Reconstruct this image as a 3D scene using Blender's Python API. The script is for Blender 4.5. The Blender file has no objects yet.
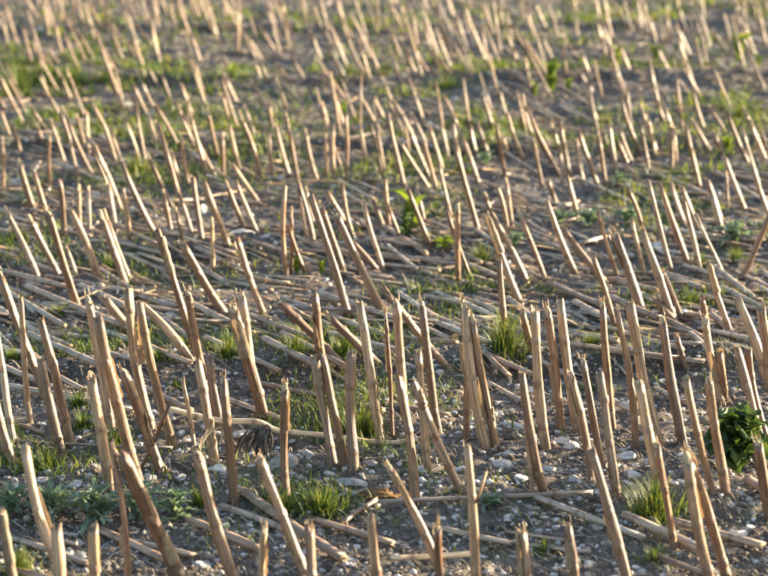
import bpy, bmesh, math, random
import numpy as np
from mathutils import Vector, Matrix, Quaternion

random.seed(7); rng = np.random.default_rng(11)
S = bpy.context.scene
COL = S.collection
R = math.radians

# ------------------------------------------------------------------ camera
CAM_H = 1.5; PITCH = R(14.0); FPX = 1957.0; PW, PH = 768.0, 576.0
cam_d = bpy.data.cameras.new('camera'); cam = bpy.data.objects.new('camera', cam_d); COL.objects.link(cam)
cam.location = (0, 0, CAM_H); cam.rotation_euler = (R(90) - PITCH, 0, 0)
cam_d.sensor_width = 36.0; cam_d.lens = 36.0 * FPX / PW
cam_d.clip_start = 0.1; cam_d.clip_end = 2000
cam_d.dof.use_dof = True; cam_d.dof.focus_distance = 4.75; cam_d.dof.aperture_fstop = 4.2
S.camera = cam

# ------------------------------------------------------------------ sky, sun, exposure
SUN_EL = 9.0; SUN_AZ = 65.0           # degrees, azimuth clockwise from +Y: 90 = exactly right of the view
w = bpy.data.worlds.new('World'); S.world = w; w.use_nodes = True
nt = w.node_tree; bg = nt.nodes['Background']
sky = nt.nodes.new('ShaderNodeTexSky'); sky.sky_type = 'NISHITA'; sky.sun_disc = False
sky.sun_elevation = R(SUN_EL); sky.sun_rotation = R(SUN_AZ); sky.air_density = 1.0; sky.dust_density = 1.5; sky.ozone_density = 1.0
nt.links.new(sky.outputs[0], bg.inputs[0]); bg.inputs[1].default_value = 0.10
sd = bpy.data.lights.new('sun', 'SUN'); so = bpy.data.objects.new('sun', sd); COL.objects.link(so)
sd.energy = 5.0; sd.angle = R(0.6); sd.color = (1.0, 0.82, 0.56)
sdir = Vector((math.sin(R(SUN_AZ)) * math.cos(R(SUN_EL)), math.cos(R(SUN_AZ)) * math.cos(R(SUN_EL)), math.sin(R(SUN_EL))))
so.rotation_euler = sdir.to_track_quat('Z', 'Y').to_euler(); so.location = (6, 3, 5)
S.view_settings.view_transform = 'Standard'; S.view_settings.look = 'None'
S.view_settings.gamma = 1.0; S.view_settings.exposure = 2.5; S.view_settings.use_curve_mapping = False

# ------------------------------------------------------------------ noise and terrain
_P = np.random.default_rng(5).random((256, 256))
def vnoise(x, y):
    x = np.asarray(x, float); y = np.asarray(y, float)
    xi = np.floor(x).astype(int); yi = np.floor(y).astype(int); fx = x - xi; fy = y - yi
    fx = fx * fx * (3 - 2 * fx); fy = fy * fy * (3 - 2 * fy)
    a = _P[xi & 255, yi & 255]; b = _P[(xi + 1) & 255, yi & 255]; c = _P[xi & 255, (yi + 1) & 255]; d = _P[(xi + 1) & 255, (yi + 1) & 255]
    return (a * (1 - fx) + b * fx) * (1 - fy) + (c * (1 - fx) + d * fx) * fy - 0.5
RIDGES = [(5.08, .045, .11), (8.6, .05, .16), (10.8, .05, .18), (13.3, .05, .2), (6.6, .02, .14), (4.05, .015, .1), (16.2, .05, .2), (19.5, .05, .2), (2.6, .03, .12)]
def height(x, y):
    x = np.asarray(x, float); y = np.asarray(y, float)
    h = 0.030 * vnoise(x * 1.1 + 3, y * 1.3 + 9) + 0.026 * vnoise(x * 4.3, y * 4.9 + 4)
    h = h + 0.016 * vnoise(x * 13 + 7, y * 13) + 0.012 * vnoise(x * 37 + 1, y * 37 + 2)
    for yc, amp, wd in RIDGES:
        yy = y - yc - 0.16 * vnoise(x * 0.7 + yc, yc * 3.1) - 0.02 * x
        h = h + amp * (0.75 + 0.9 * vnoise(x * 2.3 + yc * 5, y * 2 + yc)) * np.exp(-(yy / wd) ** 2)
    return h
def hgt(x, y): return float(height(x, y))

CF = Vector((0, math.cos(PITCH), -math.sin(PITCH))); CU = Vector((0, math.sin(PITCH), math.cos(PITCH))); CR = Vector((1, 0, 0))
CO = Vector((0, 0, CAM_H))
def ray(u, v): return CF + CR * ((u - PW / 2) / FPX) + CU * ((PH / 2 - v) / FPX)
def ground(u, v):
    d = ray(u, v); t = -CAM_H / d.z
    for _ in range(6):
        p = CO + d * t; t = (hgt(p.x, p.y) - CAM_H) / d.z
    return CO + d * t
def at_plane(u, v, Y):
    d = ray(u, v); return CO + d * (Y / d.y)
def project(p):
    q = p - CO; z = q.dot(CF); return (PW / 2 + FPX * q.dot(CR) / z, PH / 2 - FPX * q.dot(CU) / z)
def ppm(p): return FPX / (p - CO).dot(CF)        # photo pixels per metre at a point

# ------------------------------------------------------------------ mesh helpers
def new_mesh(name, V, F, mats, smooth=True, attrs=None):
    me = bpy.data.meshes.new(name); me.from_pydata([tuple(v) for v in V], [], F)
    for m in (mats if isinstance(mats, (list, tuple)) else [mats]): me.materials.append(m)
    if smooth: me.polygons.foreach_set('use_smooth', [True] * len(me.polygons))
    for k, vals in (attrs or {}).items():
        a = np.asarray(vals, np.float32)
        if a.ndim == 2: at = me.attributes.new(k, 'FLOAT_VECTOR', 'POINT'); at.data.foreach_set('vector', a.ravel())
        else: at = me.attributes.new(k, 'FLOAT', 'POINT'); at.data.foreach_set('value', a)
    me.update(); return me
def obj(name, me, parent=None):
    o = bpy.data.objects.new(name, me); COL.objects.link(o)
    if parent: o.parent = parent
    return o
def tag(o, label=None, cat=None, group=None, kind=None):
    if label: o['label'] = label
    if cat: o['category'] = cat
    if group: o['group'] = group
    if kind: o['kind'] = kind
    return o

# ------------------------------------------------------------------ materials
def mat(name):
    m = bpy.data.materials.new(name); m.use_nodes = True; n = m.node_tree.nodes; n.clear()
    out = n.new('ShaderNodeOutputMaterial'); return m, m.node_tree, out
def N(nt, t, **kw):
    n = nt.nodes.new(t)
    for k, v in kw.items():
        if k.startswith('i_'):
            key = k[2:]; key = int(key) if key.isdigit() else key.replace('_', ' ')
            n.inputs[key].default_value = v
        else: setattr(n, k, v)
    return n
def ramp(nt, fac, stops):
    r = nt.nodes.new('ShaderNodeValToRGB'); e = r.color_ramp.elements
    while len(e) > 1: e.remove(e[-1])
    e[0].position = stops[0][0]; e[0].color = (*stops[0][1], 1)
    for p, c in stops[1:]: x = e.new(p); x.color = (*c, 1)
    nt.links.new(fac, r.inputs[0]); return r.outputs[0]
def mix(nt, fac, a, b, mode='MIX'):
    m = nt.nodes.new('ShaderNodeMix'); m.data_type = 'RGBA'; m.blend_type = mode
    for s, v in ((m.inputs[0], fac), (m.inputs[6], a), (m.inputs[7], b)):
        if isinstance(v, (int, float)): s.default_value = v
        elif isinstance(v, tuple): s.default_value = (*v, 1)
        else: nt.links.new(v, s)
    return m.outputs[2]
def noise(nt, vec, scale, detail=3, rough=.55, dist=0):
    n = N(nt, 'ShaderNodeTexNoise', i_Scale=scale, i_Detail=detail, i_Roughness=rough, i_Distortion=dist)
    if vec is not None: nt.links.new(vec, n.inputs['Vector'])
    return n.outputs['Fac']
def vmul(nt, vec, k):
    n = N(nt, 'ShaderNodeVectorMath', operation='MULTIPLY'); nt.links.new(vec, n.inputs[0]); n.inputs[1].default_value = k; return n.outputs[0]
def attr(nt, name, out='Fac'):
    a = N(nt, 'ShaderNodeAttribute', attribute_name=name); return a.outputs[out]
def math_(nt, op, a, b=None):
    m = N(nt, 'ShaderNodeMath', operation=op)
    for s, v in ((m.inputs[0], a), (m.inputs[1], b)):
        if v is None: continue
        if isinstance(v, (int, float)): s.default_value = v
        else: nt.links.new(v, s)
    return m.outputs[0]
def principled(nt, out, col, rough=.6, spec=.4, bump=None, bstr=.3, bdist=.002):
    p = N(nt, 'ShaderNodeBsdfPrincipled'); p.inputs['Specular IOR Level'].default_value = spec
    nt.links.new(col, p.inputs['Base Color'])
    if isinstance(rough, (int, float)): p.inputs['Roughness'].default_value = rough
    else: nt.links.new(rough, p.inputs['Roughness'])
    if bump is not None:
        b = N(nt, 'ShaderNodeBump', i_Strength=bstr, i_Distance=bdist); nt.links.new(bump, b.inputs['Height']); nt.links.new(b.outputs[0], p.inputs['Normal'])
    nt.links.new(p.outputs[0], out.inputs[0]); return p

def straw_material(name='straw', gain=1.0):
    m, nt, out = mat(name)
    lc = attr(nt, 'lc', 'Vector'); tone = attr(nt, 'tone'); nd = attr(nt, 'nd')
    streak = noise(nt, vmul(nt, lc, (260, 260, 9)), 1.0, 4, .6)
    fine = noise(nt, vmul(nt, lc, (700, 700, 30)), 1.0, 2, .6)
    blot = noise(nt, vmul(nt, lc, (60, 60, 22)), 1.0, 4, .65, .4)
    f = math_(nt, 'ADD', math_(nt, 'MULTIPLY', streak, .95), math_(nt, 'ADD', math_(nt, 'MULTIPLY', tone, .55), -.27))
    f = math_(nt, 'ADD', f, math_(nt, 'MULTIPLY', math_(nt, 'SUBTRACT', blot, .5), .55))
    c = ramp(nt, f, [(0.08, (.068, .033, .019)), (.32, (.178, .092, .052)), (.52, (.308, .178, .104)), (.75, (.46, .31, .19)), (1.0, (.60, .455, .32))])
    if gain != 1: c = mix(nt, 1.0, c, (gain, gain * .98, gain * .9), 'MULTIPLY')
    gry = ramp(nt, f, [(0.1, (.15, .12, .10)), (.5, (.36, .30, .25)), (1.0, (.58, .53, .46))])
    c = mix(nt, attr(nt, 'grey'), c, gry)
    sp = ramp(nt, noise(nt, vmul(nt, lc, (190, 190, 130)), 1.0, 3, .7), [(.60, (0, 0, 0)), (.72, (1, 1, 1))])
    c = mix(nt, math_(nt, 'MULTIPLY', sp, .45), c, (.14, .09, .06))
    strip = ramp(nt, noise(nt, vmul(nt, lc, (150, 150, 4)), 1.0, 3, .55), [(.47, (1, 1, 1)), (.50, (0, 0, 0)), (.57, (0, 0, 0)), (.60, (1, 1, 1))])
    c = mix(nt, .62, c, mix(nt, 1.0, c, mix(nt, strip, (.42, .36, .32), (1.12, 1.1, 1.08)), 'MULTIPLY'))
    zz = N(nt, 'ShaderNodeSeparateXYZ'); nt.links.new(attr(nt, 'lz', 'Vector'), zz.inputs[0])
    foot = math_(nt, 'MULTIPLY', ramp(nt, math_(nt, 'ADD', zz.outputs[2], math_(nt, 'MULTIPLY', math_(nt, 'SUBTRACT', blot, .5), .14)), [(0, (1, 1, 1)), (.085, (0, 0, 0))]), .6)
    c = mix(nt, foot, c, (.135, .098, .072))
    c = mix(nt, math_(nt, 'MULTIPLY', nd, .8), c, (.13, .068, .04))
    h = math_(nt, 'ADD', streak, math_(nt, 'MULTIPLY', fine, .5))
    p = principled(nt, out, c, ramp(nt, blot, [(.35, (.36, .36, .36)), (.65, (.60, .60, .60))]), .6, h, .9, .0024)
    return m
STRAW = straw_material(); SUNLITSTRAW = straw_material('sunlit_straw', 1.45)  # second copy is brighter: sunlight put into the straw colour

def pith_material():
    m, nt, out = mat('pith'); tc = N(nt, 'ShaderNodeTexCoord')
    f = noise(nt, tc.outputs['Object'], 300, 4, .7)
    principled(nt, out, ramp(nt, f, [(.3, (.20, .13, .08)), (.6, (.50, .38, .25))]), .8, .2, f, .5, .002); return m
PITH = pith_material()

def soil_material():
    m, nt, out = mat('soil'); tc = N(nt, 'ShaderNodeNewGeometry'); P = tc.outputs['Position']
    a = noise(nt, P, 3.5, 6, .65); b = noise(nt, P, 28, 5, .7); c = noise(nt, P, 160, 4, .7)
    base = ramp(nt, b, [(.30, (.048, .039, .033)), (.50, (.112, .092, .079)), (.68, (.20, .170, .148))])
    base = mix(nt, math_(nt, 'MULTIPLY', ramp(nt, a, [(.42, (0, 0, 0)), (.62, (1, 1, 1))]), .45), base, (.19, .165, .146))
    base = mix(nt, math_(nt, 'MULTIPLY', attr(nt, 'ridge_shade'), .72), base, (.048, .038, .032))  # shade of the ridge faces, mixed into the soil colour
    v = N(nt, 'ShaderNodeTexVoronoi', i_Scale=130.0); nt.links.new(P, v.inputs['Vector'])
    chip = ramp(nt, v.outputs['Distance'], [(.16, (1, 1, 1)), (.26, (0, 0, 0))])
    rnd = N(nt, 'ShaderNodeSeparateColor'); nt.links.new(v.outputs['Color'], rnd.inputs[0])
    sel = ramp(nt, rnd.outputs[0], [(.45, (0, 0, 0)), (.50, (1, 1, 1))])
    base = mix(nt, mix(nt, 1.0, chip, sel, 'MULTIPLY'), base, ramp(nt, rnd.outputs[1], [(0, (.28, .235, .19)), (.6, (.42, .38, .34)), (1, (.52, .40, .24))]))
    gm = ramp(nt, noise(nt, P, 2.2, 5, .62), [(.54, (0, 0, 0)), (.68, (1, 1, 1))])
    base = mix(nt, math_(nt, 'MULTIPLY', gm, .45), base, (.085, .105, .045))
    hh = math_(nt, 'ADD', b, math_(nt, 'MULTIPLY', c, .6))
    principled(nt, out, base, .92, .15, hh, .9, .008); return m
SOIL = soil_material()

def stone_material():
    m, nt, out = mat('flint'); tc = N(nt, 'ShaderNodeTexCoord'); oi = attr(nt, 'tone'); o2 = N(nt, 'ShaderNodeObjectInfo')
    t = math_(nt, 'FRACT', math_(nt, 'ADD', oi, o2.outputs['Random']))
    P = N(nt, 'ShaderNodeNewGeometry').outputs['Position']
    a = noise(nt, P, 60, 5, .65); b = noise(nt, P, 240, 4, .7)
    base = ramp(nt, t, [(0, (.14, .125, .115)), (.25, (.24, .225, .215)), (.55, (.42, .41, .405)), (.8, (.60, .59, .585)), (.92, (.68, .67, .66)), (1, (.46, .34, .22))])
    base = mix(nt, math_(nt, 'MULTIPLY', ramp(nt, a, [(.45, (0, 0, 0)), (.66, (1, 1, 1))]), .6), base, (.20, .155, .12))
    base = mix(nt, math_(nt, 'MULTIPLY', ramp(nt, b, [(.58, (0, 0, 0)), (.7, (1, 1, 1))]), .4), base, (.62, .58, .53))
    principled(nt, out, base, .6, .4, b, .5, .003); return m
FLINT = stone_material()
def pale_flint():
    m, nt, out = mat('pale_flint'); o2 = N(nt, 'ShaderNodeObjectInfo'); P = N(nt, 'ShaderNodeTexCoord').outputs['Object']
    a = noise(nt, P, 2.2, 5, .65); b = noise(nt, P, 9, 4, .7)
    base = ramp(nt, o2.outputs['Random'], [(0, (.36, .35, .345)), (.6, (.52, .51, .50)), (1, (.66, .645, .63))])
    base = mix(nt, math_(nt, 'MULTIPLY', ramp(nt, a, [(.46, (0, 0, 0)), (.60, (1, 1, 1))]), .65), base, (.22, .17, .13))
    base = mix(nt, math_(nt, 'MULTIPLY', ramp(nt, b, [(.58, (0, 0, 0)), (.7, (1, 1, 1))]), .35), base, (.36, .34, .33))
    principled(nt, out, base, .6, .4, b, .5, .004); return m
PALEFLINT = pale_flint()

def leaf_material(name, lo, mid, hi, trans=.35, scale=60, tint=(1.5, 1.35, .6)):
    m, nt, out = mat(name); P = N(nt, 'ShaderNodeNewGeometry').outputs['Position']; tone = attr(nt, 'tone')
    f = math_(nt, 'ADD', math_(nt, 'MULTIPLY', tone, .7), math_(nt, 'MULTIPLY', noise(nt, P, scale, 3), .35))
    c = ramp(nt, f, [(.1, lo), (.5, mid), (.95, hi)])
    p = N(nt, 'ShaderNodeBsdfPrincipled'); p.inputs['Roughness'].default_value = .55; p.inputs['Specular IOR Level'].default_value = .3
    t = N(nt, 'ShaderNodeBsdfTranslucent'); nt.links.new(c, p.inputs['Base Color'])
    tcol = mix(nt, 1.0, c, tint, 'MULTIPLY'); nt.links.new(tcol, t.inputs[0])
    ms = N(nt, 'ShaderNodeMixShader'); ms.inputs[0].default_value = trans
    nt.links.new(p.outputs[0], ms.inputs[1]); nt.links.new(t.outputs[0], ms.inputs[2]); nt.links.new(ms.outputs[0], out.inputs[0]); return m
GRASS = leaf_material('grass_blade', (.036, .064, .018), (.078, .130, .028), (.24, .25, .085), .33, 40)
WEED = leaf_material('broad_leaf', (.022, .048, .018), (.050, .090, .026), (.14, .18, .05), .28, 50)
BRIGHTWEED = leaf_material('bright_leaf', (.06, .10, .018), (.12, .18, .028), (.24, .28, .06), .4, 50)
THISTLE = leaf_material('thistle_leaf', (.075, .125, .090), (.155, .220, .155), (.42, .43, .26), .25, 60, (1.3, 1.3, .7))
DRYLEAF = leaf_material('dry_leaf', (.17, .125, .08), (.36, .28, .19), (.56, .49, .39), .25, 90, (1.1, .95, .75))
DARKLEAF = leaf_material('withered_leaf', (.018, .014, .012), (.060, .050, .043), (.20, .175, .155), .06, 120, (1, .9, .8))
PALELEAF = leaf_material('papery_leaf', (.50, .46, .41), (.62, .58, .53), (.72, .69, .65), .3, 70, (1, .97, .9))
def clod_material():
    m, nt, out = mat('fibrous_clod'); P = N(nt, 'ShaderNodeNewGeometry').outputs['Position']; f = noise(nt, P, 170, 5, .7)
    principled(nt, out, ramp(nt, f, [(.3, (.09, .05, .025)), (.55, (.24, .145, .075)), (.75, (.36, .24, .13))]), .9, .1, f, .9, .006); return m
CLOD = clod_material()

# ------------------------------------------------------------------ readings from the photograph (pixels): base x y, top x y, width
STAND = '''
66 580 25 449 10;59 602 56 532 13;16 590 0 510 9;96 605 93 529 13;128 590 112 446 7;181 580 124 457 14;235 582 196 447 12;306 577 257 452 11
262 600 264 523 9;312 600 309 524 11;378 592 371 519 11;440 570 386 463 9;442 597 438 523 9;477 585 467 449 10;524 602 521 528 11;574 600 568 528 10
628 585 591 450 10;712 590 686 449 12;727 580 688 455 11;660 490 638 376 11;674 550 655 440 8;14 443 -3 335 7;14 465 -8 385 10;31 426 21 299 6
48 402 -2 268 9;62 457 41 362 10;71 447 41 322 11;110 495 92 381 12;111 430 87 293 10;138 482 98 318 12;160 471 121 365 10;152 432 128 290 11
173 448 140 305 10;140 470 167 410 3;194 445 183 382 5;207 385 158 232 9;210 400 188 288 9;215 465 197 358 10;222 430 210 361 10;234 504 223 374 11
264 420 231 302 13;255 395 240 291 9;287 500 285 381 8;334 468 314 359 9;345 467 323 358 9;354 470 352 353 10;328 400 315 297 9;381 440 359 303 9
393 440 385 310 5;404 410 396 298 9;415 504 399 380 10;438 433 421 298 9;428 470 418 354 9;462 493 415 386 9;466 440 462 298 7;486 449 466 310 10
496 450 471 312 9;507 365 499 262 7;521 305 486 213 7;536 365 521 308 7;546 450 535 312 10;561 430 546 305 9;578 432 560 302 10;546 499 522 374 10
533 497 526 415 5;592 482 571 377 9;603 468 582 356 9;617 500 600 375 9;612 428 602 299 8;636 448 617 313 8;659 446 630 304 11;683 445 661 313 10
713 492 686 380 9;726 494 708 373 9;722 403 704 315 9;725 402 719 350 8;760 442 737 348 10;764 435 748 350 10;768 385 738 300 9;770 390 761 310 9
770 520 757 438 11;687 370 676 335 7;706 330 702 300 8;732 336 708 264 7;616 330 594 260 7;641 312 613 231 9;674 322 641 228 9;683 321 662 270 6
677 325 656 300 9;39 280 2 205 6;60 277 27 212 7;78 308 47 208 8;99 278 71 212 7;127 288 98 207 8;130 282 103 206 6;78 280 65 245 4
135 335 103 297 8;192 362 140 303 8;225 315 183 245 8;264 315 238 240 7;286 277 285 187 6;306 274 288 226 5;291 275 291 205 4;349 317 311 197 8
345 277 322 209 6;385 316 334 211 8;380 274 349 239 6;384 272 364 205 5;213 271 212 215 5;344 368 276 299 9;385 370 325 313 9;450 370 384 290 7
458 284 458 201 6;470 277 447 212 4;528 286 492 216 7;544 276 516 207 5;575 273 547 202 6;608 286 564 230 7;617 276 598 212 5;643 232 627 187 5
645 278 632 222 5;672 273 648 181 5;678 245 666 208 4;689 268 660 186 6;686 228 671 185 5;701 273 685 206 6;699 230 681 186 5;724 275 696 215 4
720 218 707 180 6;722 237 712 195 7;742 278 770 215 6;600 190 578 130 5;606 188 597 127 4;649 173 640 124 4;700 188 686 126 4;724 158 712 128 5
745 211 724 157 5;728 208 726 168 4;760 189 742 128 4;750 167 727 112 5;642 156 621 99 6;657 153 640 102 5;655 155 646 112 4;665 123 656 99 5
671 170 670 120 5;676 168 673 125 4;711 153 690 117 5;705 132 692 88 5;726 134 707 104 5;765 158 742 104 5;764 88 753 66 4;632 162 620 130 5
627 163 618 142 5;609 150 603 128 5;617 173 610 128 4;583 180 577 142 5;688 94 675 72 5;698 93 683 68 5;627 93 613 68 4;597 122 587 92 5
591 90 577 68 6;767 155 761 128 4;642 183 626 165 5;590 78 580 48 5;604 60 603 30 4;602 29 594 -2 4;612 38 604 2 4;630 34 612 0 4
645 29 637 0 4;656 42 648 14 5;671 38 665 10 4;690 55 678 29 5;670 73 657 48 5;632 77 619 45 6;626 93 609 50 4;727 53 712 29 4
735 57 724 12 4;750 56 738 23 4;755 54 743 26 4;766 46 757 0 5;746 24 741 0 4;756 22 752 -3 4;701 37 695 15 4;710 45 702 22 4
412 45 389 2 5;432 79 411 44 5;419 79 399 35 5;402 60 389 26 5;408 30 401 5 4;437 55 420 0 4;440 73 424 30 4;450 57 435 8 5
454 79 434 53 4;452 14 446 -3 4;473 78 455 47 5;486 62 462 0 5;494 35 480 2 4;502 69 485 26 5;503 26 498 5 4;516 60 505 29 5
541 78 510 25 4;547 76 520 32 5;535 40 526 8 5;547 30 535 3 4;553 60 539 31 5;560 40 550 14 4;577 58 560 30 5;566 79 564 55 4
534 140 522 91 5;542 187 533 138 4;493 130 481 91 5;506 116 500 94 5;522 157 508 115 5;456 122 444 97 5;479 185 456 122 5;424 126 415 96 5
405 190 388 115 6;415 142 393 101 5;428 187 396 136 5;436 188 421 135 5;429 150 410 110 4;444 174 429 127 5;448 158 441 126 5;464 180 453 125 5
479 234 456 152 5;478 160 470 125 5;490 159 477 124 5;505 178 496 124 6;512 228 505 175 5;509 156 501 133 4;524 129 519 115 4;552 164 536 135 4
562 167 550 121 4;571 180 560 124 5;577 220 568 180 6;429 244 408 190 6;424 222 416 185 5;389 228 385 182 5;508 236 498 188 5;492 215 484 190 5
556 205 548 181 5;202 29 193 -2 5;217 35 207 0 5;200 61 192 36 4;197 80 190 58 5;243 40 224 2 5;240 18 232 -3 4;262 61 246 33 4
261 80 253 60 5;269 81 259 60 5;275 25 266 -3 4;285 28 272 -3 4;292 33 279 -2 4;275 51 258 25 4;290 85 275 62 5;306 83 287 45 5
322 60 305 22 5;323 32 311 0 5;335 47 322 28 4;345 78 327 47 5;347 101 318 62 5;347 38 338 -2 5;367 78 347 36 5;370 58 349 12 4
365 33 354 -2 5;384 82 365 35 5;379 30 376 -2 4;237 103 223 72 5;265 105 249 80 5;218 158 206 107 5;208 176 190 113 5;229 122 223 98 4
223 175 222 130 4;240 170 229 125 5;262 181 237 109 5;254 133 243 103 5;273 128 269 105 5;273 175 269 135 4;289 175 275 122 5;298 180 285 111 5
314 243 298 182 5;317 180 305 126 5;328 130 321 100 6;326 175 325 132 4;335 182 333 127 5;346 182 346 118 4;343 124 334 93 5;384 138 357 91 5
367 162 360 129 5;382 180 370 125 5;384 120 373 97 5;202 240 193 178 6;228 246 205 186 6;245 230 225 178 5;258 235 236 182 5;259 204 232 164 5
313 222 305 185 5;307 243 298 190 4;347 225 327 191 4;354 240 342 184 5;367 229 352 215 5;384 230 371 195 5;12 102 0 77 5;48 95 41 75 5
70 100 62 78 5;117 99 110 75 5;147 115 133 85 5;159 155 148 117 5;171 105 162 76 5;193 117 181 84 5;46 130 29 103 5;10 137 1 112 5
21 154 10 120 5;46 150 35 122 5;64 161 50 121 6;51 187 50 135 4;3 190 1 135 4;70 142 58 105 5;94 178 62 104 5;78 180 70 145 5
86 152 76 112 5;89 155 86 112 5;115 160 90 101 5;122 166 108 124 5;160 242 122 165 6;140 167 126 124 5;122 212 95 148 5;173 208 146 148 5
173 177 155 118 5;175 140 156 107 5;179 184 169 148 5;187 133 180 109 6;189 186 182 136 5;193 238 176 186 5;33 208 17 157 6;46 212 34 173 6
64 235 59 181 6;80 226 79 182 5;89 234 88 184 5;116 230 108 185 6;129 240 123 190 5;171 232 162 187 5;185 247 175 205 5;17 42 5 6 7
8 45 3 22 4;40 20 25 0 4;49 38 42 0 5;59 40 50 5 5;87 33 75 0 5;94 38 85 3 5;73 27 56 10 4;94 61 75 28 5
110 20 98 -2 5;121 40 108 18 5;121 58 114 36 4;131 18 120 0 4;151 44 132 20 5;138 60 125 38 5;152 28 145 6 4;160 62 152 30 6
158 26 153 0 4;166 14 160 0 4;177 30 170 0 5;187 20 176 0 4;54 68 37 52 5;58 63 48 48 4;117 75 108 62 4;148 83 139 68 4
158 87 147 66 4;193 70 186 50 4'''
# stalks lying on the soil: a row of x y points, then width
LYING = '''
8 540 88 567 8;99 535 166 566 10;40 540 78 549 5;128 545 195 563 8;190 530 262 560 10;221 513 304 545 9;241 494 343 563 12;317 526 392 549 9
343 527 377 504 6;378 508 592 503 6;424 528 512 549 8;390 565 470 560 8;534 500 645 541 8;624 523 700 557 11;673 528 762 555 9;505 533 565 542 5
530 549 590 556 5;748 484 772 508 11;5 392 135 422 7;27 342 98 370 8;-6 368 40 388 8;-6 346 28 366 7;55 378 84 394 6;130 386 192 416 7
66 450 172 454 4;167 408 217 420 258 422 280 431 332 436 384 445 419 455 8;262 389 384 414 7;205 350 280 383 6;230 407 282 426 7;249 320 310 343 6
190 307 235 330 8;265 354 317 381 9;282 350 345 385 7;282 300 312 310 6;319 299 400 326 8;332 318 386 338 8;398 298 462 338 7;430 325 494 348 7
404 341 457 347 6;425 300 460 308 6;434 294 508 325 7;474 307 525 328 8;508 303 532 324 10;480 355 532 378 7;481 365 509 382 6;489 386 540 411 7
554 289 600 310 7;574 306 634 337 8;610 305 660 327 9;664 325 704 348 9;574 338 617 358 8;608 335 682 360 6;711 321 734 343 8;720 292 770 318 8
715 274 755 306 8;752 289 772 299 9;666 278 702 292 8;610 285 656 298 8;690 345 708 370 6;570 352 680 372 6;603 371 704 371 7;656 392 686 406 7
612 406 642 419 8;4 274 68 291 7;27 294 132 337 8;80 290 125 310 7;135 297 178 310 7;48 337 90 341 6;107 336 136 348 7;150 355 192 372 7
-2 310 40 335 7;165 327 195 348 7;120 245 163 259 5;115 232 160 258 5;52 166 105 186 4;192 243 235 257 6;196 255 222 265 6;384 232 426 260 6
384 270 440 275 5;440 273 480 266 5;420 190 447 202 6;511 190 545 207 6;504 155 537 177 5;576 182 628 206 6;652 175 707 198 6;609 183 643 198 5
716 177 768 207 5;531 107 556 121 5;488 78 511 98 5;506 78 531 90 5;401 84 421 98 5;276 92 285 100 5;281 86 298 100 5;716 67 729 75 5
729 68 748 82 5;268 20 290 40 5;12 425 44 436 5;395 410 450 418 5;540 372 575 384 6;590 318 640 338 6;95 352 150 372 6;0 288 30 300 6
330 340 400 356 6;420 315 470 335 6;395 322 450 345 6;700 330 768 352 6;640 345 700 362 6;20 330 70 352 6;655 560 720 585 8;5 575 60 588 8'''
# larger flints: x y (centre on the soil), width, height in pixels
FLINTS = '''
738 540 23 15;625 457 18 10;519 482 17 14;352 484 30 10;282 464 28 18;221 470 15 10;203 567 20 10;508 454 13 9;502 464 19 8;512 426 22 7
534 391 9 7;563 442 14 9;571 447 14 9;634 474 13 6;690 378 15 8;730 506 9 7;749 529 13 11;686 314 20 6;403 291 7 5;409 368 13 9
440 374 9 8;72 335 12 6;101 313 14 7;35 284 24 7;172 319 16 10;370 464 15 7;242 434 22 9;657 247 13 9;629 256 8 6;630 187 13 9
265 237 10 5;204 213 8 14;281 179 8 7;335 188 9 7;350 560 17 8;455 562 14 9;590 565 13 8;700 360 12 7;645 440 12 7;700 470 12 6
330 475 12 8;420 470 12 8;548 470 14 8;575 480 12 7;40 480 14 7;75 485 15 8;88 478 10 7;30 490 10 6;120 500 9 6;150 480 13 9
95 412 9 6;270 478 10 6;300 480 12 7;310 455 14 8;460 470 12 7;480 480 10 7;600 512 10 6;610 520 9 6;530 515 12 6;505 512 11 6
470 540 10 6;405 480 9 7;255 500 9 6;180 478 10 7;560 470 10 7;750 500 8 6;765 515 9 6;690 500 8 5;40 30 8 6;485 95 8 5
455 100 8 5;128 105 9 5;100 60 8 5;390 200 10 5;372 178 7 6;140 430 9 6;440 195 12 5;95 195 14 6;120 180 10 6;18 182 12 8'''
# grass tufts: x y of the foot, width, height in pixels
TUFTS = '''
655 516 74 42;505 364 62 42;322 512 56 26;362 434 60 34;228 357 34 22;345 354 60 20;295 357 44 18;18 574 44 28;47 468 38 24;117 447 36 24
78 406 26 18;82 428 30 20;655 561 54 16;545 552 44 14;200 505 30 22;285 512 30 22;590 345 34 14;10 435 24 18;740 118 44 24;135 172 34 22
445 88 60 18;20 92 40 28;75 86 60 22;105 76 50 18;590 390 28 10;350 78 26 14;12 360 24 14;690 305 40 14;480 262 34 20;160 358 40 12
178 388 36 14;60 312 40 12;700 268 24 16;735 262 26 18;108 268 24 14;15 240 26 16;640 400 24 10'''
parse = lambda s: [tuple(float(q) for q in r.split()) for r in s.replace('\n', ';').split(';') if r.strip()]

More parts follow.
